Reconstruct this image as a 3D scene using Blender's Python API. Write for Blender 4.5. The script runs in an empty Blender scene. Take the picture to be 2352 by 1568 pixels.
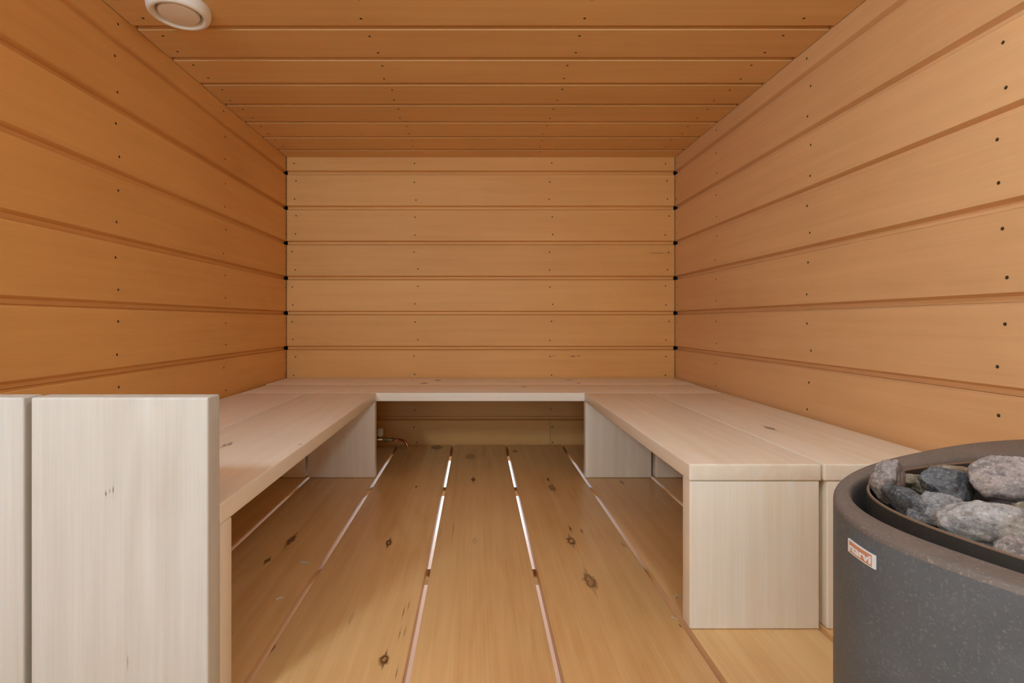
import bpy, bmesh, math, random
from mathutils import Vector, Matrix, noise

sc = bpy.context.scene
COL = sc.collection
F = 1202.0                       # focal length in pixels of the 2352-wide frame
VX, VY = 1096.0, 735.0           # vanishing point of the room's depth direction
EYE = 0.6816

# ------------------------------------------------------------------ camera
cd = bpy.data.cameras.new('camera')
cam = bpy.data.objects.new('camera', cd)
COL.objects.link(cam)
cam.location = (0, 0, EYE)
cam.rotation_euler = (math.radians(90), 0, 0)
cd.sensor_width = 36.0
cd.sensor_fit = 'HORIZONTAL'
cd.lens = 36.0 * F / 2352.0
cd.shift_x = (1176 - VX) / 2352.0
cd.shift_y = -(784 - VY) / 2352.0
cd.clip_start = 0.02
sc.camera = cam

# ------------------------------------------------------------------ colour management
vs = sc.view_settings
vs.view_transform = 'Standard'
vs.look = 'None'
vs.gamma = 1.0
vs.use_curve_mapping = False
vs.exposure = 0.03
try:
    sc.cycles.use_denoising = True
    sc.cycles.max_bounces = 8
    sc.cycles.diffuse_bounces = 6
    sc.cycles.glossy_bounces = 3
    sc.cycles.use_adaptive_sampling = True
    sc.cycles.adaptive_threshold = 0.1
    sc.cycles.sample_clamp_indirect = 6.0
except Exception:
    pass

# ------------------------------------------------------------------ daylight
w = bpy.data.worlds.new('daylight')
sc.world = w
w.use_nodes = True
bg = w.node_tree.nodes['Background']
bg.inputs[0].default_value = (0.67, 0.97, 1.22, 1)
bg.inputs[1].default_value = 2.7

def light(name, kind, loc, energy, color=(1, 1, 1), rot=(0, 0, 0), **kw):
    ld = bpy.data.lights.new(name, kind)
    ld.energy = energy
    ld.color = color
    for k, v in kw.items():
        setattr(ld, k, v)
    o = bpy.data.objects.new(name, ld)
    COL.objects.link(o)
    o.location = loc
    o.rotation_euler = rot
    return o

XL, XR, YB, ZC = -1.0536, 1.092, 2.885, 1.579     # room shell
YF = -1.50                                         # front wall (behind the camera)
DOOR = (-1.00, 0.25, -0.02, 1.45)                  # opening to the daylight

po = light('doorway_portal', 'AREA', ((DOOR[0] + DOOR[1]) / 2, YF, (DOOR[2] + DOOR[3]) / 2), 1.0,
           rot=(math.radians(90), 0, 0), shape='RECTANGLE', size=DOOR[1] - DOOR[0], size_y=DOOR[3] - DOOR[2])
po.data.cycles.is_portal = True
light('corner_lamp_light', 'POINT', (-0.98, -0.28, 1.47), 42.0, (0.67, 0.97, 1.22), shadow_soft_size=0.10)
light('added_fill_light', 'AREA', (0.42, 0.45, 1.41), 5.2, (0.78, 0.98, 1.10), rot=(math.radians(38), 0, 0), shape='DISK', size=0.26)  # added fill without a fixture, out of view; lifts bench tops, floor and walls

# ------------------------------------------------------------------ mesh helpers
rng = random.Random(11)

def newbm():
    bm = bmesh.new()
    bm.verts.layers.float_vector.new('grain')
    bm.verts.layers.float.new('tone')
    return bm

def roff(r=rng):
    return Vector((r.uniform(-50, 50), r.uniform(-50, 50), r.uniform(-50, 50)))

def put_grain(bm, verts, axes, off, tone):
    g = bm.verts.layers.float_vector['grain']
    t = bm.verts.layers.float['tone']
    a, b, c = axes
    for v in verts:
        v[g] = Vector((v.co[a], v.co[b], v.co[c])) + off
        v[t] = tone

AX = {'x': (0, 1, 2), 'y': (1, 0, 2), 'z': (2, 0, 1)}

def plank(bm, lo, hi, axis='x', bev=0.003, seg=2, mat=0, tone=None, off=None, shape=None):
    before = set(bm.verts)
    fb = set(bm.faces)
    x0, y0, z0 = lo
    x1, y1, z1 = hi
    V = [bm.verts.new(p) for p in ((x0, y0, z0), (x1, y0, z0), (x1, y1, z0), (x0, y1, z0),
                                   (x0, y0, z1), (x1, y0, z1), (x1, y1, z1), (x0, y1, z1))]
    for f in ((0, 3, 2, 1), (4, 5, 6, 7), (0, 1, 5, 4), (1, 2, 6, 5), (2, 3, 7, 6), (3, 0, 4, 7)):
        bm.faces.new([V[i] for i in f])
    if bev > 0:
        ed = {e for v in V for e in v.link_edges}
        bmesh.ops.bevel(bm, geom=list(ed), offset=bev, segments=seg, profile=0.6, affect='EDGES')
    new = [v for v in bm.verts if v not in before]
    put_grain(bm, new, AX[axis], roff() if off is None else off, rng.uniform(-1, 1) if tone is None else tone)
    if shape:
        for v in new:
            v.co = shape(v.co)
    for f in bm.faces:
        if f not in fb:
            f.material_index = mat

def extrude_profile(bm, prof, P, u0, u1, mat=0, tone=0.0, off=None, nseg=1):
    """prof: (n, v) points of a closed cross-section; P(u, v, n) -> point in the room."""
    g = bm.verts.layers.float_vector['grain']
    t = bm.verts.layers.float['tone']
    off = roff() if off is None else off
    rings = []
    for k in range(nseg + 1):
        u = u0 + (u1 - u0) * k / nseg
        r = []
        for n, v in prof:
            vert = bm.verts.new(P(u, v, n))
            vert[g] = Vector((u, v, n)) + off
            vert[t] = tone
            r.append(vert)
        rings.append(r)
    m = len(prof)
    for a, b in zip(rings, rings[1:]):
        for i in range(m):
            f = bm.faces.new((a[i], a[(i + 1) % m], b[(i + 1) % m], b[i]))
            f.material_index = mat
    for r in (rings[0], rings[-1]):
        f = bm.faces.new(r)
        f.material_index = mat

def disc(bm, c, nrm, rad, mat, n=9, sx=1.0):
    nrm = Vector(nrm).normalized()
    a = nrm.orthogonal().normalized()
    b = nrm.cross(a)
    vs_ = [bm.verts.new(Vector(c) + a * math.cos(2 * math.pi * i / n) * rad * sx + b * math.sin(2 * math.pi * i / n) * rad)
           for i in range(n)]
    f = bm.faces.new(vs_)
    f.normal_update()
    if f.normal.dot(nrm) < 0:
        f.normal_flip()
    f.material_index = mat
    f.tag = True

def obj(name, bm, mats, parent=None, smooth=False, recalc=True):
    if recalc:
        bmesh.ops.recalc_face_normals(bm, faces=[f for f in bm.faces if not f.tag])
    me = bpy.data.meshes.new(name)
    bm.to_mesh(me)
    bm.free()
    if smooth:
        for p in me.polygons:
            p.use_smooth = True
    o = bpy.data.objects.new(name, me)
    COL.objects.link(o)
    for m in (mats if isinstance(mats, (list, tuple)) else [mats]):
        me.materials.append(m)
    if parent:
        o.parent = parent
        o.matrix_parent_inverse = parent.matrix_world.inverted()
    return o

def auto_smooth(o, ang=35):
    for p in o.data.polygons:
        p.use_smooth = True
    try:
        o.data.set_sharp_from_angle(angle=math.radians(ang))
    except Exception:
        pass

def thing(name, label, cat, loc, group=None):
    o = bpy.data.objects.new(name, None)
    COL.objects.link(o)
    o.empty_display_size = 0.05
    o.location = loc
    o['label'] = label
    o['category'] = cat
    if group:
        o['group'] = group
    bpy.context.view_layer.update()
    return o

def tag(o, label, cat, group=None):
    o['label'] = label
    o['category'] = cat
    if group:
        o['group'] = group
    return o

def lathe(bm, prof, c, axis=(0, 0, 1), n=48, mat=0, sx=1, sy=1):
    """prof: (radius, height along axis)"""
    ax = Vector(axis).normalized()
    a = ax.orthogonal().normalized()
    b = ax.cross(a)
    rings = []
    for r, h in prof:
        if r < 1e-6:
            rings.append([bm.verts.new(Vector(c) + ax * h)])
        else:
            rings.append([bm.verts.new(Vector(c) + ax * h + (a * math.cos(2 * math.pi * i / n) + b * math.sin(2 * math.pi * i / n)) * r)
                          for i in range(n)])
    for p, q in zip(rings, rings[1:]):
        for i in range(n):
            j = (i + 1) % n
            if len(p) == 1 and len(q) == 1:
                continue
            if len(p) == 1:
                f = bm.faces.new((p[0], q[j], q[i]))
            elif len(q) == 1:
                f = bm.faces.new((p[i], p[j], q[0]))
            else:
                f = bm.faces.new((p[i], p[j], q[j], q[i]))
            f.material_index = mat

def tube(bm, pts, rad, n=14, mat=0, caps=True):
    pts = [Vector(p) for p in pts]
    rads = rad if isinstance(rad, (list, tuple)) else [rad] * len(pts)
    rings = []
    up = None
    for i, p in enumerate(pts):
        d = (pts[min(i + 1, len(pts) - 1)] - pts[max(i - 1, 0)]).normalized()
        if up is None:
            up = d.orthogonal().normalized()
        up = (up - d * up.dot(d)).normalized()
        s = d.cross(up)
        rings.append([bm.verts.new(p + (up * math.cos(2 * math.pi * k / n) + s * math.sin(2 * math.pi * k / n)) * rads[i]) for k in range(n)])
    for a, b in zip(rings, rings[1:]):
        for i in range(n):
            f = bm.faces.new((a[i], a[(i + 1) % n], b[(i + 1) % n], b[i]))
            f.material_index = mat
    if caps:
        for r in (rings[0], rings[-1]):
            f = bm.faces.new(r)
            f.material_index = mat

# ------------------------------------------------------------------ materials
class NT:
    def __init__(self, tree):
        self.t = tree
        self.n = tree.nodes
        self.l = tree.links
    def node(self, kind, **kw):
        nd = self.n.new(kind)
        for k, v in kw.items():
            setattr(nd, k, v)
        return nd
    def set(self, sock, v):
        if isinstance(v, bpy.types.NodeSocket):
            self.l.new(v, sock)
        else:
            sock.default_value = v
    def math(self, op, a, b=0.0, c=0.0, clamp=False):
        nd = self.node('ShaderNodeMath', operation=op, use_clamp=clamp)
        self.set(nd.inputs[0], a)
        self.set(nd.inputs[1], b)
        self.set(nd.inputs[2], c)
        return nd.outputs[0]
    def step(self, x, a, b):
        """smooth 0..1 as x goes from a to b (a may be larger than b)"""
        nd = self.node('ShaderNodeMapRange', interpolation_type='SMOOTHSTEP')
        self.set(nd.inputs['Value'], x)
        if a <= b:
            nd.inputs['From Min'].default_value = a
            nd.inputs['From Max'].default_value = b
        else:
            nd.inputs['From Min'].default_value = b
            nd.inputs['From Max'].default_value = a
            nd.inputs['To Min'].default_value = 1
            nd.inputs['To Max'].default_value = 0
        return nd.outputs[0]
    def scale(self, v, s):
        nd = self.node('ShaderNodeVectorMath', operation='MULTIPLY')
        self.set(nd.inputs[0], v)
        nd.inputs[1].default_value = s
        return nd.outputs[0]
    def noise(self, v, scale=1.0, detail=3.0, rough=0.5, dist=0.0):
        nd = self.node('ShaderNodeTexNoise')
        self.set(nd.inputs['Vector'], v)
        nd.inputs['Scale'].default_value = scale
        nd.inputs['Detail'].default_value = detail
        nd.inputs['Roughness'].default_value = rough
        nd.inputs['Distortion'].default_value = dist
        return nd.outputs[0], nd.outputs[1]
    def mix(self, fac, a, b, blend='MIX'):
        nd = self.node('ShaderNodeMix', data_type='RGBA', blend_type=blend)
        self.set(nd.inputs[0], fac)
        self.set(nd.inputs[6], a if isinstance(a, bpy.types.NodeSocket) else (*a, 1))
        self.set(nd.inputs[7], b if isinstance(b, bpy.types.NodeSocket) else (*b, 1))
        return nd.outputs[2]

def newmat(name):
    m = bpy.data.materials.new(name)
    m.use_nodes = True
    nt = NT(m.node_tree)
    return m, nt, m.node_tree.nodes['Principled BSDF']

def lin(r, g, b):
    f = lambda c: ((c / 255 + 0.055) / 1.055) ** 2.4 if c / 255 > 0.04045 else c / 255 / 12.92
    return (f(r), f(g), f(b))

def knot_group():
    """one knot: dark rim, paler heart, tapering tails along the grain"""
    g = bpy.data.node_groups.new('knot', 'ShaderNodeTree')
    it = g.interface
    for nme in ('Across', 'Along', 'Across at', 'Along at', 'Across size', 'Along size', 'Wobble', 'Ring', 'Tail', 'Skew'):
        it.new_socket(nme, in_out='INPUT', socket_type='NodeSocketFloat')
    it.new_socket('Mask', in_out='OUTPUT', socket_type='NodeSocketFloat')
    nt = NT(g)
    gi = nt.node('NodeGroupInput').outputs
    go = nt.node('NodeGroupOutput')
    dy = nt.math('SUBTRACT', gi['Along'], gi['Along at'])
    dx = nt.math('SUBTRACT', gi['Across'], gi['Across at'])
    dx = nt.math('SUBTRACT', dx, nt.math('MULTIPLY', dy, gi['Skew']))
    a = nt.math('DIVIDE', dy, gi['Along size'])
    b = nt.math('DIVIDE', dx, gi['Across size'])
    r = nt.math('SQRT', nt.math('ADD', nt.math('MULTIPLY', a, a), nt.math('MULTIPLY', b, b)))
    r = nt.math('ADD', r, nt.math('MULTIPLY', nt.math('SUBTRACT', gi['Wobble'], 0.5), 1.5))
    body = nt.step(r, 1.15, 0.55)
    heart = nt.math('MULTIPLY', nt.step(r, 0.55, 0.25), nt.math('MULTIPLY', gi['Ring'], 0.8))
    body = nt.math('MULTIPLY', body, nt.math('SUBTRACT', 1.0, heart))
    aa = nt.math('ABSOLUTE', a)
    width = nt.math('MULTIPLY', nt.step(aa, 3.0, 0.2), 0.5)
    tl = nt.math('SUBTRACT', width, nt.math('ABSOLUTE', b))
    tail = nt.math('MULTIPLY', nt.step(tl, 0.0, 0.35), gi['Tail'])
    tail = nt.math('MULTIPLY', tail, nt.math('SUBTRACT', 1.0, heart))
    go_ = nt.math('MAXIMUM', body, tail)
    nt.l.new(go_, go.inputs['Mask'])
    return g

KG = knot_group()

def wood(name, light_c, dark_c, knots=(), kaxes='XY', rough=0.45, contrast=1.0, rings=0.5, blotch=0.35,
         tone_amt=0.10, bump=0.08, knot_c=(0.10, 0.027, 0.005), spec=0.35):
    """knots: (across, along, across size, along size, ring 0..1, tail 0..1, strength, skew)"""
    m, nt, bs = newmat(name)
    at = nt.node('ShaderNodeAttribute', attribute_name='grain').outputs['Vector']
    tone = nt.node('ShaderNodeAttribute', attribute_name='tone').outputs['Fac']
    # wavy growth figure
    wv, _ = nt.noise(nt.scale(at, (0.9, 5.0, 5.0)), 1.0, 3, 0.55, 0.3)
    ring = nt.math('FRACT', nt.math('MULTIPLY', wv, 9.0))
    ring = nt.math('POWER', nt.math('ABSOLUTE', nt.math('SUBTRACT', ring, 0.5)), 1.0)
    ring = nt.math('MULTIPLY', ring, 2.0)
    fine, _ = nt.noise(nt.scale(at, (4.0, 190.0, 190.0)), 1.0, 3, 0.6)
    mid, _ = nt.noise(nt.scale(at, (1.1, 34.0, 34.0)), 1.0, 3, 0.55, 0.2)
    big, _ = nt.noise(nt.scale(at, (2.0, 4.0, 4.0)), 1.0, 3, 0.5)
    flow = nt.step(big, 0.40, 0.66)
    f = nt.math('MULTIPLY', nt.math('SUBTRACT', ring, 0.5), 0.45 * rings)
    f = nt.math('MULTIPLY', f, flow)
    f = nt.math('ADD', f, nt.math('MULTIPLY', nt.math('SUBTRACT', mid, 0.5), 1.1))
    f = nt.math('ADD', f, nt.math('MULTIPLY', nt.math('SUBTRACT', fine, 0.5), 0.7))
    f = nt.math('ADD', f, nt.math('MULTIPLY', nt.math('SUBTRACT', big, 0.5), blotch * 2.2))
    f = nt.math('MULTIPLY', f, contrast)
    f = nt.math('ADD', f, nt.math('MULTIPLY', tone, tone_amt * 2.0))
    f = nt.math('ADD', f, 0.42, clamp=True)
    col = nt.mix(f, light_c, dark_c)
    if knots:
        tc = nt.node('ShaderNodeTexCoord').outputs['Object']
        sep = nt.node('ShaderNodeSeparateXYZ')
        nt.l.new(tc, sep.inputs[0])
        ac, al = sep.outputs[kaxes[0]], sep.outputs[kaxes[1]]
        wob, _ = nt.noise(tc, 70.0, 4, 0.6)
        total = None
        for (x, y, sx, sy, rg, tl, st, sk) in knots:
            gn = nt.node('ShaderNodeGroup')
            gn.node_tree = KG
            for k, v in (('Across', ac), ('Along', al), ('Across at', x), ('Along at', y), ('Across size', sx), ('Along size', sy),
                         ('Wobble', wob), ('Ring', rg), ('Tail', tl), ('Skew', sk)):
                nt.set(gn.inputs[k], v)
            mk = nt.math('MULTIPLY', gn.outputs[0], st)
            total = mk if total is None else nt.math('MAXIMUM', total, mk)
        streak, _ = nt.noise(tc, 320.0, 2, 0.5)
        total = nt.math('MULTIPLY', total, nt.math('ADD', 0.78, nt.math('MULTIPLY', streak, 0.6)), clamp=True)
        col = nt.mix(total, col, knot_c)
    nt.l.new(col, bs.inputs['Base Color'])
    rv = nt.math('ADD', rough - 0.06, nt.math('MULTIPLY', mid, 0.14))
    nt.l.new(rv, bs.inputs['Roughness'])
    bs.inputs['Specular IOR Level'].default_value = spec
    bp = nt.node('ShaderNodeBump')
    bp.inputs['Strength'].default_value = bump
    bp.inputs['Distance'].default_value = 0.002
    nt.l.new(nt.math('ADD', fine, nt.math('MULTIPLY', mid, 0.7)), bp.inputs['Height'])
    nt.l.new(bp.outputs[0], bs.inputs['Normal'])
    return m

def plain(name, c, rough=0.5, metal=0.0, spec=0.5):
    m, nt, bs = newmat(name)
    n, _ = nt.noise(nt.node('ShaderNodeTexCoord').outputs['Object'], 60.0, 3, 0.6)
    col = nt.mix(nt.math('MULTIPLY', n, 0.25), c, tuple(x * 0.8 for x in c))
    nt.l.new(col, bs.inputs['Base Color'])
    bs.inputs['Roughness'].default_value = rough
    bs.inputs['Metallic'].default_value = metal
    bs.inputs['Specular IOR Level'].default_value = spec
    return m

# pixel -> floor / bench positions
def onz(px, py, z):
    Y = (EYE - z) * F / (py - VY)
    return ((px - VX) * Y / F, Y)

def kn(px, py, wpx, hpx, ring=0.0, tail=0.6, st=0.85, skew=0.0, z=0.0):
    X, Y = onz(px, py, z)
    return (X, Y, wpx / 2 * Y / F, hpx / 2 * Y * Y / ((EYE - z) * F), ring, tail, st, skew)

FLOOR_KNOTS = [
    kn(1003, 1027, 30, 10, 0.2, 0.5, 0.8), kn(1080, 1048, 24, 14, 0.0, 0.4, 0.5), kn(1183, 1036, 16, 6, 0, 0.6, 0.7),
    kn(956, 1117, 5, 5, 0, 0.2, 0.7), kn(1087, 1101, 11, 9, 0.2, 0.9, 0.85), kn(1259, 1101, 7, 7, 0, 0.9, 0.8),
    kn(1268, 1120, 16, 18, 0.35, 0.4, 0.7), kn(893, 1246, 17, 14, 0.55, 1.0, 0.92), kn(1312, 1242, 22, 20, 0.8, 0.7, 0.8),
    kn(1355, 1334, 32, 40, 0.45, 0.5, 0.75), kn(668, 1240, 17, 24, 0.15, 0.7, 0.85), kn(614, 1287, 14, 12, 0.2, 1.0, 0.85),
    kn(883, 1514, 28, 24, 0.7, 0.8, 0.9), kn(1310, 1214, 5, 14, 0, 0.8, 0.75), kn(1336, 1219, 6, 8, 0, 0.8, 0.7),
    kn(1428, 1107, 8, 9, 0, 0.7, 0.7), kn(1432, 1251, 10, 8, 0, 1.0, 0.35), kn(1562, 1436, 5, 9, 0, 0.3, 0.7),
    kn(1630, 1352, 3, 3, 0, 0, 0.6), kn(628, 1488, 6, 22, 0, 0.3, 0.6), kn(927, 1405, 4, 26, 0, 0.9, 0.55),
    kn(938, 1392, 3, 22, 0, 0.9, 0.5), kn(918, 1455, 3, 26, 0, 0.9, 0.6), kn(930, 1450, 3, 18, 0, 0.9, 0.55),
    kn(911, 1545, 3, 30, 0, 0.9, 0.6), kn(1041, 1215, 3, 34, 0, 0.9, 0.35), kn(1012, 1222, 3, 24, 0, 0.9, 0.3),
    kn(1090, 1242, 12, 14, 0.8, 0.4, 0.25), kn(806, 1420, 8, 30, 0.8, 0.4, 0.3),
]
BT = 0.365
BENCH_KNOTS = [
    kn(521, 1021, 22, 9, 0.85, 0.7, 0.7, z=BT), kn(690, 1020, 8, 3, 0, 0.5, 0.5, z=BT),
    kn(1768, 983, 18, 8, 0.35, 0.9, 0.75, z=BT),
]
# back bench planks run across the room
def knb(px, py, wpx, hpx, ring=0.0, tail=0.6, st=0.85, z=BT):
    X, Y = onz(px, py, z)
    return (Y, X, hpx / 2 * Y * Y / ((EYE - z) * F), wpx / 2 * Y / F, ring, tail, st, 0.0)
BACK_KNOTS = [knb(1006, 873, 14, 3, 0, 0.8, 0.6), knb(974, 880, 16, 3, 0, 0.8, 0.7), knb(948, 875, 8, 2, 0, 0.5, 0.4),
              knb(1202, 888, 12, 2, 0, 0.8, 0.7), knb(1307, 872, 14, 2, 0, 0.8, 0.5), knb(1329, 880, 8, 2, 0, 0.5, 0.7)]
def kns(px, py, w_, h_, ring=0, tail=.5, st=.6):
    Y = 0.857
    return ((px - VX) * Y / F, EYE - (py - VY) * Y / F, w_ / 2 * Y / F, h_ / 2 * Y / F, ring, tail, st, 0.0)
SCREEN_KNOTS = [kns(243, 1133, 4, 14, 0, 0.6, 0.65), kns(252, 1127, 3, 12, 0, 0.5, 0.5), kns(260, 1125, 4, 18, 0, 0.7, 0.65),
                kns(293, 1520, 4, 40, 0, 0.6, 0.35)]

def kw(px, py, w_, h_, ring=0, tail=.5, st=.6):
    return (EYE - (py - VY) * YB / F, (px - VX) * YB / F, h_ / 2 * YB / F, w_ / 2 * YB / F, ring, tail, st, 0.0)
WALL_KNOTS = [kw(1316, 818, 12, 3, 0, 0.9, 0.6), kw(1272, 817, 8, 2, 0, 0.9, 0.5), kw(1512, 581, 60, 1.2, 0, 0.6, 0.75), kw(1330, 817, 5, 3, 0, 0.6, 0.5)]
WALL_LOOK = dict(rough=0.50, contrast=0.62, rings=0.4, blotch=0.55, tone_amt=0.10, bump=0.05)
M_WALL = wood('panel_wood', lin(237, 184, 113), lin(214, 157, 89), WALL_KNOTS, 'ZX', **WALL_LOOK)
M_PANEL_DAYLIT = wood('daylit_panel_wood', lin(233, 189, 138), lin(211, 164, 115), **WALL_LOOK)  # paler copy of the panel wood; cool daylight on the right wall put into the colour
M_PANEL_BOUNCE_LIT = wood('bounce_lit_panel_wood', lin(234, 191, 130), lin(211, 165, 106), **WALL_LOOK)  # paler panel wood for the ceiling, with pale bounced light worked into its colour
M_FLOOR = wood('floor_wood', lin(233, 196, 140), lin(203, 153, 93), FLOOR_KNOTS, 'XY', rough=0.34, contrast=0.85, rings=0.7, blotch=0.5, tone_amt=0.09, spec=0.5)
PALE_L, PALE_D = lin(246, 240, 228), lin(232, 214, 186)
M_BENCH = wood('bench_wood', PALE_L, PALE_D, BENCH_KNOTS, 'XY', rough=0.36, contrast=0.8, rings=0.6, blotch=0.4, tone_amt=0.05)
M_BACKBENCH = wood('back_bench_wood', PALE_L, PALE_D, BACK_KNOTS, 'YX', rough=0.40, contrast=0.6, rings=0.8, blotch=0.4, tone_amt=0.05)
M_SCREEN = wood('screen_wood', lin(214, 215, 210), lin(191, 187, 177), SCREEN_KNOTS, 'XZ', rough=0.5, contrast=0.85, rings=0.9, blotch=0.3, tone_amt=0.03)
M_JOIST = wood('joist_wood', lin(220, 180, 130), lin(190, 140, 90), rough=0.6)
M_NAIL = plain('nail_hole', lin(62, 48, 26), 0.7)
M_NAILHEAD = plain('nail_metal', lin(120, 105, 75), 0.45, 0.7)
M_DARK = plain('dark_backing', lin(22, 16, 12), 0.9)
M_GROUND = plain('pale_ground', lin(250, 222, 206), 0.9)
M_WHITE = plain('white_plastic', lin(240, 234, 222), 0.4)
M_COPPER = plain('copper', lin(205, 125, 85), 0.25, 1.0)
M_BRASS = plain('brass', lin(190, 172, 135), 0.3, 1.0)

# ------------------------------------------------------------------ setting
PITCH = 0.1934
GW = 0.026

def board_profile(va, vb, first=False, last=False, dims=None):
    """face from va (upper end) down to vb; v grows downwards"""
    B1, ST, B2, REC = dims or (0.007, 0.0123, 0.0060, 0.017)
    p = []
    if first:
        p += [(-0.024, va), (0, va)]
    else:
        p += [(-0.024, va - B2), (-REC + 0.003, va - B2), (-0.002, va - min(0.0015, B2 * 0.5)), (0, va + 0.0005)]
    if last:
        p += [(0, vb), (-0.024, vb)]
    else:
        p += [(0, vb), (-REC, vb + B1), (-REC, vb + B1 + ST), (-0.024, vb + B1 + ST)]
    return p

G0 = EYE + (VY - 391) * 0.0024          # first groove below the ceiling
EDGES = [G0 - i * PITCH for i in range(8)]   # z where each face ends (top edge of a groove)

def wall_boards():
    out = [(ZC + 0.03, EDGES[0], True, False)]
    for i in range(7):
        out.append((EDGES[i] - GW, EDGES[i + 1], False, False))
    out.append((EDGES[7] - GW, -0.03, False, True))
    return out

def nails(bm, P, nvec, us, zt, zb, top=False):
    for u in us:
        zs = ([(zt + zb) / 2] if top else [zt - 0.036, zb + 0.034])
        for z in zs:
            uu, zz = u + rng.uniform(-0.012, 0.012), z + rng.uniform(-0.005, 0.005)
            disc(bm, P(uu, -zz, 0.0004), nvec, 0.0039, 1, 10)
            disc(bm, P(uu + 0.0008, -zz - 0.001, 0.0007), nvec, 0.0016, 2, 7)

def panel_wall(name, P, nvec, u0, u1, us, split=None, mat=None):
    bm = newbm()
    for k, (zt, zb, a, b) in enumerate(wall_boards()):
        pr = board_profile(-zt, -zb, a, b)
        if split is not None and b:
            extrude_profile(bm, pr, P, u0, split - 0.0006, 0, rng.uniform(-1, 1))
            extrude_profile(bm, pr, P, split + 0.0006, u1, 0, rng.uniform(-1, 1) - 0.4)
        else:
            extrude_profile(bm, pr, P, u0, u1, 0, rng.uniform(-1, 1))
        if k == 0:
            nails(bm, P, nvec, us, EDGES[0] + 0.075, EDGES[0], True)
        else:
            nails(bm, P, nvec, us, zt, zb)
    # dark backing behind the boards
    A = [P(u, v, -0.035) for u, v in ((u0 - 0.05, -ZC - 0.06), (u1 + 0.05, -ZC - 0.06), (u1 + 0.05, 0.03), (u0 - 0.05, 0.03))]
    B = [P(u, v, -0.055) for u, v in ((u0 - 0.05, -ZC - 0.06), (u1 + 0.05, -ZC - 0.06), (u1 + 0.05, 0.03), (u0 - 0.05, 0.03))]
    va, vb = [bm.verts.new(p) for p in A], [bm.verts.new(p) for p in B]
    fs = [bm.faces.new(va), bm.faces.new(vb)]
    for i in range(4):
        fs.append(bm.faces.new((va[i], va[(i + 1) % 4], vb[(i + 1) % 4], vb[i])))
    for f in fs:
        f.material_index = 3
    o = obj(name, bm, [mat or M_WALL, M_NAIL, M_NAILHEAD, M_DARK])
    o['kind'] = 'structure'
    return o

SH = 0.0027
Pback = lambda u, v, n: Vector((u, YB - n, -v))
Pleft = lambda u, v, n: Vector((XL + n, u, -v + SH * (YB - u)))
Pright = lambda u, v, n: Vector((XR - n, u, -v + SH * (YB - u)))
panel_wall('wall_back', Pback, (0, -1, 0), XL + 0.0045, XR - 0.0045, (-1.010, -0.338, 0.408, 1.048), split=0.402)
panel_wall('wall_left', Pleft, (1, 0, 0), YF, YB + 0.012, (0.88, 1.533, 2.183, 2.868))
panel_wall('wall_right', Pright, (-1, 0, 0), YF, YB + 0.012, (1.09, 1.722, 2.391, 2.862), mat=M_PANEL_DAYLIT)

# ceiling: same boards, stacked towards the door
bm = newbm()
Pc = lambda u, v, n: Vector((u, v, ZC - n))
YJ = [2.745 - 0.1918 * i for i in range(24)]     # far edge of each board
edges = [yj for yj in YJ if yj > YF + 0.2]
last = edges[-1]
runs = [(edges[0] + GW, YB + 0.02)] + [(edges[k + 1] + GW, edges[k]) for k in range(len(edges) - 1)]
for k, (ya, yb) in enumerate(runs):
    pr = board_profile(ya, yb, k == len(runs) - 1, k == 0, (0.002, 0.0215, 0.001, 0.021))
    extrude_profile(bm, pr, Pc, XL + 0.003, XR - 0.003, 0, rng.uniform(-1, 1))
    for u in (-1.0, -0.336, 0.325, 0.975):
        for y in ([ya + 0.02] if k == 0 else [yb - 0.034, ya + 0.034]):
            uu, yy = u + rng.uniform(-0.012, 0.012), y + rng.uniform(-0.005, 0.005)
            disc(bm, Pc(uu, yy, 0.0004), (0, 0, -1), 0.0043, 1, 10)
v8 = [bm.verts.new(p) for p in ((XL - 0.06, last, ZC + 0.03), (XR + 0.06, last, ZC + 0.03), (XR + 0.06, YB + 0.08, ZC + 0.03), (XL - 0.06, YB + 0.08, ZC + 0.03),
                                (XL - 0.06, last, ZC + 0.05), (XR + 0.06, last, ZC + 0.05), (XR + 0.06, YB + 0.08, ZC + 0.05), (XL - 0.06, YB + 0.08, ZC + 0.05))]
for f in ((0, 1, 2, 3), (4, 5, 6, 7), (0, 1, 5, 4), (1, 2, 6, 5), (2, 3, 7, 6), (3, 0, 4, 7)):
    bm.faces.new([v8[i] for i in f]).material_index = 3
o = obj('ceiling', bm, [M_PANEL_BOUNCE_LIT, M_NAIL, M_NAILHEAD, M_DARK])
o['kind'] = 'structure'

# floor planks with open joints
GAPS = [-1.030, -0.7325, -0.4335, -0.1343, 0.1577, 0.4645, 0.760, 1.058]
bm = newbm()
xs = [XL + 0.002] + GAPS + [XR - 0.002]
for i in range(len(xs) - 1):
    a = xs[i] + (0.0065 if i else 0)
    b = xs[i + 1] - (0.0065 if i < len(xs) - 2 else 0)
    ye = 2.868 - rng.uniform(0, 0.006)
    plank(bm, (a, YF - 0.02, -0.030), (b, ye, 0.0), 'y', 0.0035, 2, 0, rng.uniform(-1, 1))
o = obj('floor', bm, [M_FLOOR])
o['kind'] = 'structure'
auto_smooth(o)
bm = newbm()
for y0, y1 in ((2.74, 2.915), (2.19, 2.235), (1.455, 1.50), (0.95, 1.0), (0.35, 0.40), (-0.3, -0.25)):
    plank(bm, (XL - 0.05, y0, -0.055), (XR + 0.05, y1, -0.031), 'x', 0.002, 1)
o = obj('floor_beam', bm, [M_JOIST])
o['kind'] = 'structure'
bm = newbm()
plank(bm, (-6, -6, -0.50), (6, 8, -0.45), 'x', 0)
o = obj('ground', bm, [M_GROUND])
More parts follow.
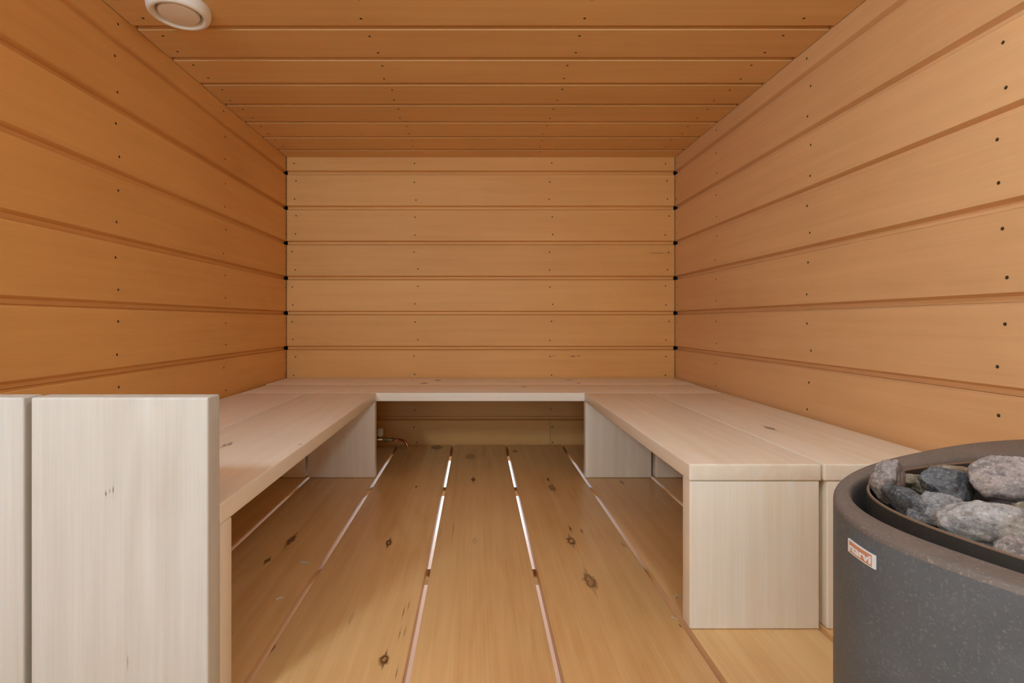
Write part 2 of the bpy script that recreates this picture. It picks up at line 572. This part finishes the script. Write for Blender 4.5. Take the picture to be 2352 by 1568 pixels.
o['kind'] = 'structure'
# front wall round the wide door opening, behind the camera
bm = newbm()
plank(bm, (XL - 0.05, YF - 0.05, -0.03), (DOOR[0], YF, ZC + 0.04), 'z', 0.002)
plank(bm, (DOOR[1], YF - 0.05, -0.03), (XR + 0.05, YF, ZC + 0.04), 'z', 0.002)
plank(bm, (DOOR[0], YF - 0.05, DOOR[3]), (DOOR[1], YF, ZC + 0.04), 'x', 0.002)
o = obj('wall_front', bm, [M_WALL])
o['kind'] = 'structure'

# ------------------------------------------------------------------ benches
TB = 0.037
def seat(name, parent, lo, hi, axis, mat, sh=None):
    bm = newbm()
    plank(bm, lo, hi, axis, 0.004, 3, 0, None, None, sh)
    o = obj(name, bm, [mat], parent)
    auto_smooth(o)
    return o

# back bench
t = thing('back_bench', 'pale wooden bench spanning the full width of the back wall', 'bench', (0, 2.58, 0))
seat('seat_plank', t, (-1.030, 2.280, BT - TB), (1.070, 2.5835, BT), 'x', M_BACKBENCH)
seat('seat_plank', t, (-1.045, 2.590, BT - TB), (1.080, 2.880, BT), 'x', M_BACKBENCH)
for x0, x1 in ((-1.03, -0.76), (0.79, 1.06)):
    seat('leg', t, (x0, 2.50, 0.0005), (x1, 2.54, BT - TB - 0.0005), 'z', M_BENCH)

# right bench
t = thing('side_bench', 'pale two-plank wooden bench with box legs along the right wall behind the stove', 'bench', (0.77, 1.7, 0), 'side benches')
seat('seat_plank', t, (0.4665, 1.150, BT - TB), (0.757, 2.278, BT), 'y', M_BENCH)
seat('seat_plank', t, (0.7625, 1.150, BT - TB), (1.076, 2.278, BT), 'y', M_BENCH)
for y in (1.153, 2.262):
    seat('leg', t, (0.4685, y, 0.0005), (0.7545, y + 0.042, BT - TB - 0.0005), 'z', M_BENCH)
    seat('leg', t, (0.7710, y, 0.0005), (1.0500, y + 0.042, BT - TB - 0.0005), 'z', M_BENCH)

# left bench
t = thing('side_bench', 'pale two-plank wooden bench along the left wall, its near end behind the upright boards', 'bench', (-0.74, 1.6, 0), 'side benches')
seat('seat_plank', t, (-0.738, 0.900, BT - TB), (-0.4415, 2.278, BT), 'y', M_BENCH)
seat('seat_plank', t, (-1.036, 0.900, BT - TB), (-0.7435, 2.278, BT), 'y', M_BENCH)
for y in (0.903, 2.262):
    seat('leg', t, (-0.7340, y, 0.0005), (-0.4425, y + 0.042, BT - TB - 0.0005), 'z', M_BENCH)
    seat('leg', t, (-1.0300, y, 0.0005), (-0.7440, y + 0.042, BT - TB - 0.0005), 'z', M_BENCH)

# upright boards at the near end of the left bench
t = thing('bench_end_screen', 'tall whitish upright boards screening the near end of the left bench', 'screen', (-0.74, 0.88, 0))
seat('board', t, (-0.7315, 0.857, 0.0005), (-0.441, 0.898, 0.555), 'z', M_SCREEN)
seat('board', t, (-1.034, 0.857, 0.0005), (-0.7435, 0.898, 0.555), 'z', M_SCREEN)

# ------------------------------------------------------------------ ceiling vent
VC = (-0.853, 1.497)
t = thing('ceiling_vent', 'round white air vent with a raised centre disc on the ceiling', 'vent', (VC[0], VC[1], ZC))
bm = newbm()
R = 0.083
lathe(bm, [(R, 0.0002), (R + 0.001, -0.004), (R - 0.001, -0.018), (R - 0.004, -0.026), (R - 0.010, -0.030), (R - 0.017, -0.029), (R - 0.021, -0.025),
           (R - 0.024, -0.012), (R - 0.028, -0.004), (0.03, -0.003), (0, -0.003)], (VC[0], VC[1], ZC), n=72)
auto_smooth(obj('ring', bm, [M_WHITE], t), 50)
bm = newbm()
lathe(bm, [(0.012, -0.003), (0.012, -0.012), (0.050, -0.014), (0.0535, -0.018), (0.0535, -0.023), (0.051, -0.0265), (0.046, -0.0275), (0, -0.0275)],
      (VC[0], VC[1], ZC), n=72)
auto_smooth(obj('disc', bm, [M_WHITE], t), 50)

# ------------------------------------------------------------------ tap under the back bench
TY = 2.70
tx = lambda px: (px - VX) * TY / F
tz = lambda py: EYE - (py - VY) * TY / F
t = thing('water_tap', 'small brass tap with copper spout and white knob under the back bench', 'tap', (tx(873), TY, 0))
zc = tz(1009.5)
bm = newbm()
lathe(bm, [(0, 0), (0.009, 0), (0.009, 0.26), (0.0115, 0.262), (0.0115, 0.284), (0.010, 0.286), (0.010, 0.300), (0.0135, 0.302), (0.0135, 0.318), (0.009, 0.320), (0.0085, 0.330),
           (0.011, 0.331), (0.011, 0.344), (0.0085, 0.345), (0.0105, 0.348), (0.0105, 0.351), (0.0085, 0.352), (0.0105, 0.355), (0.0105, 0.358), (0.008, 0.360), (0, 0.360)],
      (tx(908) - 0.36, TY, zc), (1, 0, 0), 20)
lathe(bm, [(0, -0.004), (0.007, -0.004), (0.0065, 0.022), (0.0, 0.022)], (tx(872.8), TY, zc), (0, 0, 1), 16)
auto_smooth(obj('valve_body', bm, [M_BRASS], t), 40)
bm = newbm()
lathe(bm, [(0, -0.02), (0.0160, -0.02), (0.0172, -0.018), (0.0162, 0.017), (0.0150, 0.019), (0, 0.019)], (tx(873), TY, tz(991)), (0, 0, 1), 26)
for v in bm.verts:     # fluted grip
    d = Vector((v.co.x - tx(873), v.co.y - TY, 0))
    if d.length > 0.014:
        a = math.atan2(d.y, d.x)
        s = 1 + 0.02 * math.cos(a * 13)
        v.co.x, v.co.y = tx(873) + d.x * s, TY + d.y * s
auto_smooth(obj('knob', bm, [M_WHITE], t), 40)
bm = newbm()
pts = [(tx(907), TY, zc), (tx(914), TY, zc), (tx(919), TY, zc - 0.0005)]
c0 = Vector((tx(919), TY, zc - 0.0005))
rad = 0.040
for k in range(1, 11):
    a = math.radians(80) * k / 10
    pts.append((c0.x + rad * math.sin(a), TY - 0.012 * k / 10, c0.z - rad * 0.95 * (1 - math.cos(a))))
tube(bm, pts, [0.0068] * len(pts), 16)
auto_smooth(obj('spout', bm, [M_COPPER], t), 60)

# ------------------------------------------------------------------ stove
DZ = 0.18
ZR = EYE - DZ
SC_, STH, SN = Vector((3.87 * DZ, 3.00 * DZ)), 0.457, 2.42
SA, SB = 2.12 * DZ, 1.112 * DZ

P_OUT = (3.87, 3.00, 2.12, 1.112, 0.457, 2.42)       # outer wall, rim opening and stone basket as rounded ovals
P_IN = (3.6147, 2.8036, 1.5587, 0.9960, 0.3625, 2.66)
P_BK = (3.5823, 2.7866, 1.3840, 0.9376, 0.2683, 2.533)

def oval(P, inset, n):
    cx, cy, a, b, th, e = P
    out = []
    for i in range(n):
        tt = 2 * math.pi * i / n
        c, s_ = math.cos(tt), math.sin(tt)
        u = (a * DZ - inset) * math.copysign(abs(c) ** (2 / e), c)
        v = (b * DZ - inset) * math.copysign(abs(s_) ** (2 / e), s_)
        out.append((cx * DZ + u * math.cos(th) - v * math.sin(th), cy * DZ + u * math.sin(th) + v * math.cos(th)))
    return out

def outline(inset, n=96):
    return oval(P_OUT, inset, n)

def shell(bm, prof, n=128, close=None, mats=None, P=None, Q=None):
    """prof: (inset, z) inside oval P, or (fraction from P to Q, z) when Q is given"""
    P = P or P_OUT
    rings = []
    for ins, z in prof:
        if Q:
            ring = [(x0 + (x1 - x0) * ins, y0 + (y1 - y0) * ins) for (x0, y0), (x1, y1) in zip(oval(P, 0, n), oval(Q, 0, n))]
        else:
            ring = oval(P, ins, n)
        rings.append([bm.verts.new((x, y, z)) for x, y in ring])
    for k, (p, q) in enumerate(zip(rings, rings[1:])):
        for i in range(n):
            f = bm.faces.new((p[i], p[(i + 1) % n], q[(i + 1) % n], q[i]))
            if mats:
                f.material_index = mats[k]
    if close is not None:
        for c in close:
            bm.faces.new(rings[c])

def powder(name, c, speck, rough=0.55):
    m, nt, bs = newmat(name)
    tc = nt.node('ShaderNodeTexCoord').outputs['Object']
    n1, _ = nt.noise(tc, 420.0, 2, 0.6)
    n2, _ = nt.noise(tc, 25.0, 3, 0.6)
    n3, _ = nt.noise(tc, 170.0, 2, 0.5)
    col = nt.mix(nt.step(n2, 0.3, 0.7), c, tuple(x * 0.86 for x in c))
    col = nt.mix(nt.math('MULTIPLY', nt.step(n1, 0.54, 0.76), 0.4), col, speck)
    col = nt.mix(nt.math('MULTIPLY', nt.step(n3, 0.66, 0.78), 0.22), col, speck)
    nt.l.new(col, bs.inputs['Base Color'])
    bs.inputs['Roughness'].default_value = rough
    bp = nt.node('ShaderNodeBump')
    bp.inputs['Strength'].default_value = 0.12
    bp.inputs['Distance'].default_value = 0.001
    nt.l.new(n1, bp.inputs['Height'])
    nt.l.new(bp.outputs[0], bs.inputs['Normal'])
    return m

M_STOVE = powder('grey_powder_coat', lin(86, 94, 103), lin(138, 142, 147))
M_RIM = powder('brown_grey_rim', lin(100, 91, 86), lin(160, 150, 142))
M_LINER = powder('dark_steel', lin(44, 41, 38), lin(70, 64, 58), 0.5)
M_LIP = plain('rusty_lip', lin(120, 96, 78), 0.5)
M_SILVER = plain('silver', lin(225, 230, 235), 0.4, 0.0)
M_BADGE = plain('copper_badge', lin(196, 140, 116), 0.4)

t = thing('sauna_stove', 'speckled grey oval sauna stove filled with stones beside the right bench', 'stove', (SC_.x, SC_.y, 0))
bm = newbm()
shell(bm, [(0.070, 0.248), (0.035, 0.252), (0.016, 0.262), (0.0075, 0.274), (0.003, 0.288), (0.0007, 0.300), (0.0, 0.312), (0.0, ZR - 0.006), (0.0, ZR - 0.0045)], close=[0])
auto_smooth(obj('body', bm, [M_STOVE], t), 50)
bm = newbm()
shell(bm, [(0.0, ZR - 0.0045), (0.02, ZR - 0.0018), (0.07, ZR - 0.0004), (0.2, ZR), (0.72, ZR - 0.0008), (0.88, ZR - 0.003), (0.96, ZR - 0.007), (1.0, ZR - 0.013),
           (1.02, ZR - 0.04), (1.02, ZR - 0.10)], P=P_OUT, Q=P_IN)
auto_smooth(obj('rim', bm, [M_RIM], t), 60)
bm = newbm()
shell(bm, [(0.002, ZR - 0.10), (0, ZR - 0.09), (0, ZR - 0.003), (0.0006, ZR - 0.0015), (0.0022, ZR - 0.0015), (0.0028, ZR - 0.003), (0.0028, ZR - 0.075)],
      close=[0, 6], mats=[0, 0, 1, 1, 1, 0], P=P_BK)
auto_smooth(obj('stone_basket', bm, [M_LINER, M_LIP], t), 40)
bm = newbm()
shell(bm, [(0.075, 0.0005), (0.070, 0.004), (0.070, 0.2475)], close=[0, 2])
auto_smooth(obj('base', bm, [M_LINER], t), 40)

# badge on the stove's side
def ray_outline(px):
    """nearest point of the outer wall seen at pixel column px, with the wall's tangent"""
    k = (px - VX) / F
    o_ = outline(0.0, 1440)
    best = None
    for i in range(len(o_)):
        a, b = o_[i], o_[(i + 1) % len(o_)]
        fa, fb = a[0] - k * a[1], b[0] - k * b[1]
        if fa == 0 or fa * fb < 0:
            s = fa / (fa - fb)
            p = (a[0] + (b[0] - a[0]) * s, a[1] + (b[1] - a[1]) * s)
            if best is None or p[1] < best[1]:
                best = p
    return best
pa, pb = Vector(ray_outline(1952)), Vector(ray_outline(2013.5))
zt_, zb_ = EYE - (1236 - VY) * pa.y / F, EYE - (1264.5 - VY) * pa.y / F
zt2, zb2 = EYE - (1275.5 - VY) * pb.y / F, EYE - (1308 - VY) * pb.y / F
zm = (zt_ + zb_ + zt2 + zb2) / 4
hh = ((zt_ - zb_) + (zt2 - zb2)) / 2
N_B = 10
bw = (pb - pa).length
bt = t
def badge_point(s, h, out):
    """s 0..1 along the badge, h 0..1 up it"""
    px = 1952 + (2013.5 - 1952) * 0
    # follow the curved wall
    i = s
    p = BPTS[0]
    L = i * (len(BPTS) - 1)
    k = min(int(L), len(BPTS) - 2)
    fr = L - k
    p = BPTS[k].lerp(BPTS[k + 1], fr)
    d = (BPTS[k + 1] - BPTS[k]).normalized()
    nrm = Vector((d.y, -d.x))
    if nrm.dot(p - SC_) < 0:
        nrm = -nrm
    q = p + nrm * out
    return Vector((q.x, q.y, zm - hh / 2 + hh * h))
BPTS = []
_dense = outline(0.0, 2880)
ia = min(range(len(_dense)), key=lambda i: (Vector(_dense[i]) - pa).length)
ib = min(range(len(_dense)), key=lambda i: (Vector(_dense[i]) - pb).length)
stp = 1 if ((ib - ia) % len(_dense)) < len(_dense) / 2 else -1
i = ia
while i != ib:
    BPTS.append(Vector(_dense[i]))
    i = (i + stp) % len(_dense)
BPTS.append(pb.copy())
# resample evenly
cum = [0.0]
for a, b in zip(BPTS, BPTS[1:]):
    cum.append(cum[-1] + (b - a).length)
res = []
for k in range(21):
    L = cum[-1] * k / 20
    j = max(i for i in range(len(cum)) if cum[i] <= L + 1e-12)
    j = min(j, len(BPTS) - 2)
    fr = (L - cum[j]) / max(cum[j + 1] - cum[j], 1e-9)
    res.append(BPTS[j].lerp(BPTS[j + 1], min(fr, 1)))
BPTS = res
bw = cum[-1]

def badge_plate(name, s0, s1, h0, h1, o0, o1, mat, parent):
    bm = newbm()
    n = 12
    grid = []
    for k in range(n + 1):
        s = s0 + (s1 - s0) * k / n
        grid.append([bm.verts.new(badge_point(s, hh_, oo)) for hh_, oo in ((h0, o0), (h1, o0), (h1, o1), (h0, o1))])
    for a, b in zip(grid, grid[1:]):
        for j in range(4):
            bm.faces.new((a[j], a[(j + 1) % 4], b[(j + 1) % 4], b[j]))
    bm.faces.new(grid[0])
    bm.faces.new(grid[-1])
    return obj(name, bm, [mat], parent)

bd = badge_plate('badge', 0, 1, 0, 1, 0.0002, 0.0016, M_SILVER, bt)
bd['label'] = 'small silver and copper maker badge'
badge_plate('badge_field', 0.085, 0.915, 0.085, 0.915, 0.0014, 0.0018, M_BADGE, bd)
cu = bpy.data.curves.new('lettering', 'FONT')
cu.body = 'narvi'
cu.size = 1.0
cu.extrude = 0.02
cu.offset = 0.022
cu.resolution_u = 4
tmp = bpy.data.objects.new('lettering_curve', cu)
COL.objects.link(tmp)
bpy.context.view_layer.update()
dg = bpy.context.evaluated_depsgraph_get()
me = bpy.data.meshes.new_from_object(tmp.evaluated_get(dg))
bpy.data.objects.remove(tmp)
me.name = 'lettering'
xs_ = [v.co.x for v in me.vertices]
ys_ = [v.co.y for v in me.vertices]
x0_, x1_, y0_, y1_ = min(xs_), max(xs_), min(ys_), max(ys_)
flip = badge_point(0, 0, 0).x > badge_point(1, 0, 0).x
for v in me.vertices:
    s = 0.12 + 0.77 * (v.co.x - x0_) / (x1_ - x0_)
    h = 0.21 + 0.56 * (v.co.y - y0_) / (y1_ - y0_)
    v.co = badge_point(s, h, 0.0019 + (0.0004 if v.co.z > 0 else -0.0002))
lo = bpy.data.objects.new('lettering', me)
COL.objects.link(lo)
me.materials.clear()
me.materials.append(M_SILVER)
lo.parent = bd
lo.matrix_parent_inverse = bd.matrix_world.inverted()

# ------------------------------------------------------------------ stones
def stone_mat(name, base, dark, pale, warm):
    m, nt, bs = newmat(name)
    tc = nt.node('ShaderNodeTexCoord').outputs['Object']
    a, _ = nt.noise(nt.scale(tc, (1, 1, 1.6)), 70.0, 4, 0.65)
    b, _ = nt.noise(tc, 330.0, 3, 0.7)
    c, _ = nt.noise(tc, 28.0, 2, 0.5)
    col = nt.mix(nt.step(a, 0.35, 0.62), dark, base)
    col = nt.mix(nt.math('MULTIPLY', nt.step(c, 0.5, 0.68), 0.6), col, warm)
    col = nt.mix(nt.math('MULTIPLY', nt.step(b, 0.52, 0.74), 0.5), col, pale)
    col = nt.mix(nt.math('MULTIPLY', nt.step(b, 0.44, 0.30), 0.7), col, tuple(x * 0.45 for x in dark))
    nt.l.new(col, bs.inputs['Base Color'])
    bs.inputs['Roughness'].default_value = 0.75
    bp = nt.node('ShaderNodeBump')
    bp.inputs['Strength'].default_value = 0.5
    bp.inputs['Distance'].default_value = 0.0015
    nt.l.new(nt.math('ADD', a, b), bp.inputs['Height'])
    nt.l.new(bp.outputs[0], bs.inputs['Normal'])
    return m

MS = {
    'pink': stone_mat('pinkish_stone', lin(150, 138, 134), lin(108, 98, 94), lin(205, 198, 195), lin(140, 120, 100)),
    'grey': stone_mat('grey_stone', lin(128, 127, 128), lin(84, 85, 88), lin(195, 195, 195), lin(132, 122, 110)),
    'pale': stone_mat('pale_stone', lin(160, 156, 154), lin(112, 108, 106), lin(212, 208, 205), lin(150, 138, 120)),
    'dark': stone_mat('dark_stone', lin(92, 94, 98), lin(58, 60, 64), lin(170, 170, 172), lin(112, 100, 82)),
    'olive': stone_mat('olive_stone', lin(138, 126, 108), lin(98, 86, 66), lin(195, 188, 178), lin(120, 98, 62)),
}

def stone(px, py, dz, rx, ry, rz, rot, mat, seed, label, cuts=7):
    """centre seen at px, py; dz above the rim; radii in metres"""
    z = ZR + dz
    X, Y = onz(px, py, z)
    r = random.Random(seed)
    bm = newbm()
    bmesh.ops.create_icosphere(bm, subdivisions=5, radius=1.0)
    planes = []
    for k in range(cuts):
        n = Vector((r.gauss(0, 1), r.gauss(0, 1), r.gauss(0, 1))).normalized()
        planes.append((n, r.uniform(0.55, 0.86)))
    so = Vector((seed * 3.1, seed * 1.7, seed * 0.9))
    for v in bm.verts:
        p = v.co.copy()
        p *= 1 + 0.20 * noise.noise(p * 1.1 + so)
        for n, d in planes:
            e = p.dot(n) - d
            if e > 0:
                p -= n * e * 0.92
        p *= 1 + 0.07 * noise.noise(p * 3.2 + so) + 0.035 * noise.noise(p * 8 + so) + 0.015 * noise.noise(p * 18 + so)
        v.co = Vector((p.x * rx * 1.12, p.y * ry * 1.12, p.z * rz * 1.12))
    o = obj('sauna_stone', bm, [MS[mat]], None, True)
    o.rotation_euler = rot
    o.location = (X, Y, z)
    tag(o, label, 'stone', 'stones in the stove')
    return o

R_ = math.radians
stone(2041, 1102, 0.004, 0.019, 0.017, 0.023, (0, R_(8), R_(40)), 'pink', 3, 'pinkish grey stone at the far left tip of the stone basket')
stone(2094, 1160, -0.003, 0.041, 0.008, 0.014, (R_(-8), 0, R_(80)), 'dark', 5, 'long narrow dark grey slab stone along the front left lip of the basket', 5)
stone(2190, 1088, 0.000, 0.038, 0.012, 0.012, (R_(8), R_(4), R_(24)), 'olive', 8, 'long flat brownish stone lying against the back of the basket')
stone(2178, 1116, 0.002, 0.043, 0.022, 0.016, (R_(22), R_(-12), R_(28)), 'dark', 12, 'angular dark stone with a pale ridge and shadowed hollow beneath', 9)
stone(2340, 1118, 0.008, 0.041, 0.034, 0.032, (0, R_(6), R_(20)), 'pink', 14, 'largest grey brown boulder at the right edge of the photo')
stone(2160, 1180, -0.003, 0.022, 0.020, 0.018, (0, 0, R_(-20)), 'grey', 17, 'mottled grey stone between the long slab and the pale round stone')
stone(2272, 1206, 0.003, 0.031, 0.021, 0.021, (R_(5), 0, R_(-25)), 'pale', 21, 'big pale rounded stone near the front lip of the basket', 5)
stone(2192, 1213, -0.010, 0.009, 0.009, 0.011, (0, 0, 0), 'dark', 23, 'small dark wedge stone tucked against the front lip')
stone(2345, 1262, -0.006, 0.020, 0.014, 0.012, (0, 0, R_(10)), 'pink', 27, 'small pale stone by the front lip at the bottom right of the basket')
stone(2368, 1195, -0.004, 0.014, 0.014, 0.014, (0, 0, 0), 'olive', 29, 'tan stone cut off by the right edge beside the pale rounded stone')
stone(2092, 1112, -0.010, 0.020, 0.016, 0.016, (0, 0, R_(30)), 'olive', 31, 'olive brown stone wedged right of the far left pinkish stone')

for k, (x, y, r, m) in enumerate(((0.70, 0.465, 0.030, 'grey'), (0.745, 0.525, 0.032, 'pink'), (0.795, 0.580, 0.026, 'dark'), (0.805, 0.500, 0.027, 'pale'),
                                 (0.660, 0.405, 0.026, 'dark'), (0.748, 0.455, 0.024, 'olive'), (0.590, 0.375, 0.024, 'pink'), (0.560, 0.425, 0.022, 'grey'),
                                 (0.720, 0.590, 0.024, 'olive'))):
    o = stone(2200, 1150, -0.004, r, r * 0.9, r * 0.75, (0, 0, k * 1.3), m, 41 + 2 * k, 'sauna stone heaped in the half of the basket by the wall, outside the photo')
    o.location = (x, y, ZR - 0.006)

# ------------------------------------------------------------------ wood shavings on the floor
def splinter(px0, py0, px1, py1, label, w_=0.0042):
    bm = newbm()
    a, b = onz(px0, py0, 0.001), onz(px1, py1, 0.001)
    pts = []
    for k in range(7):
        s = k / 6
        pts.append((a[0] + (b[0] - a[0]) * s, a[1] + (b[1] - a[1]) * s + 0.0015 * math.sin(3.14 * s), 0.0011 + 0.0008 * math.sin(3.14 * s)))
    tube(bm, pts, [w_ * 0.3, w_ * 0.45, w_ * 0.5, w_ * 0.5, w_ * 0.5, w_ * 0.45, w_ * 0.25], 8)
    o = obj('wood_splinter', bm, [M_SCREEN], None, True)
    return tag(o, label, 'splinter', 'wood splinters on the floor')
splinter(687, 1291.5, 709, 1293, 'thin pale wood splinter on the floor below the two dark knots by the left bench')
splinter(632, 1377, 651, 1371, 'slanting pale wood splinter on the floor nearest the upright boards')

def curl(P, label):
    bm = newbm()
    tube(bm, P, 0.0006, 8)
    o = obj('wood_shaving', bm, [M_SCREEN], None, True)
    return tag(o, label, 'shaving', 'wood shavings on the floor')
c = onz(1556, 1376, 0.0)
pts = []
for k in range(13):
    a = math.radians(200 - 205 * k / 12)
    pts.append((c[0] + 0.0085 * math.cos(a), c[1] + 0.004 * math.sin(a), 0.0008 + 0.008 * max(0, math.sin(a))))
curl(pts, 'thin curled wood shaving standing beside the near leg of the right bench')
a, b = onz(1541, 1417, 0.0), onz(1558, 1424, 0.0)
curl([(a[0] + (b[0] - a[0]) * s, a[1] + (b[1] - a[1]) * s + 0.004 * math.sin(3 * s), 0.0008) for s in (0, .2, .4, .6, .8, 1)],
     'hair-thin wood shaving lying flat on the floor joint by the right bench leg')
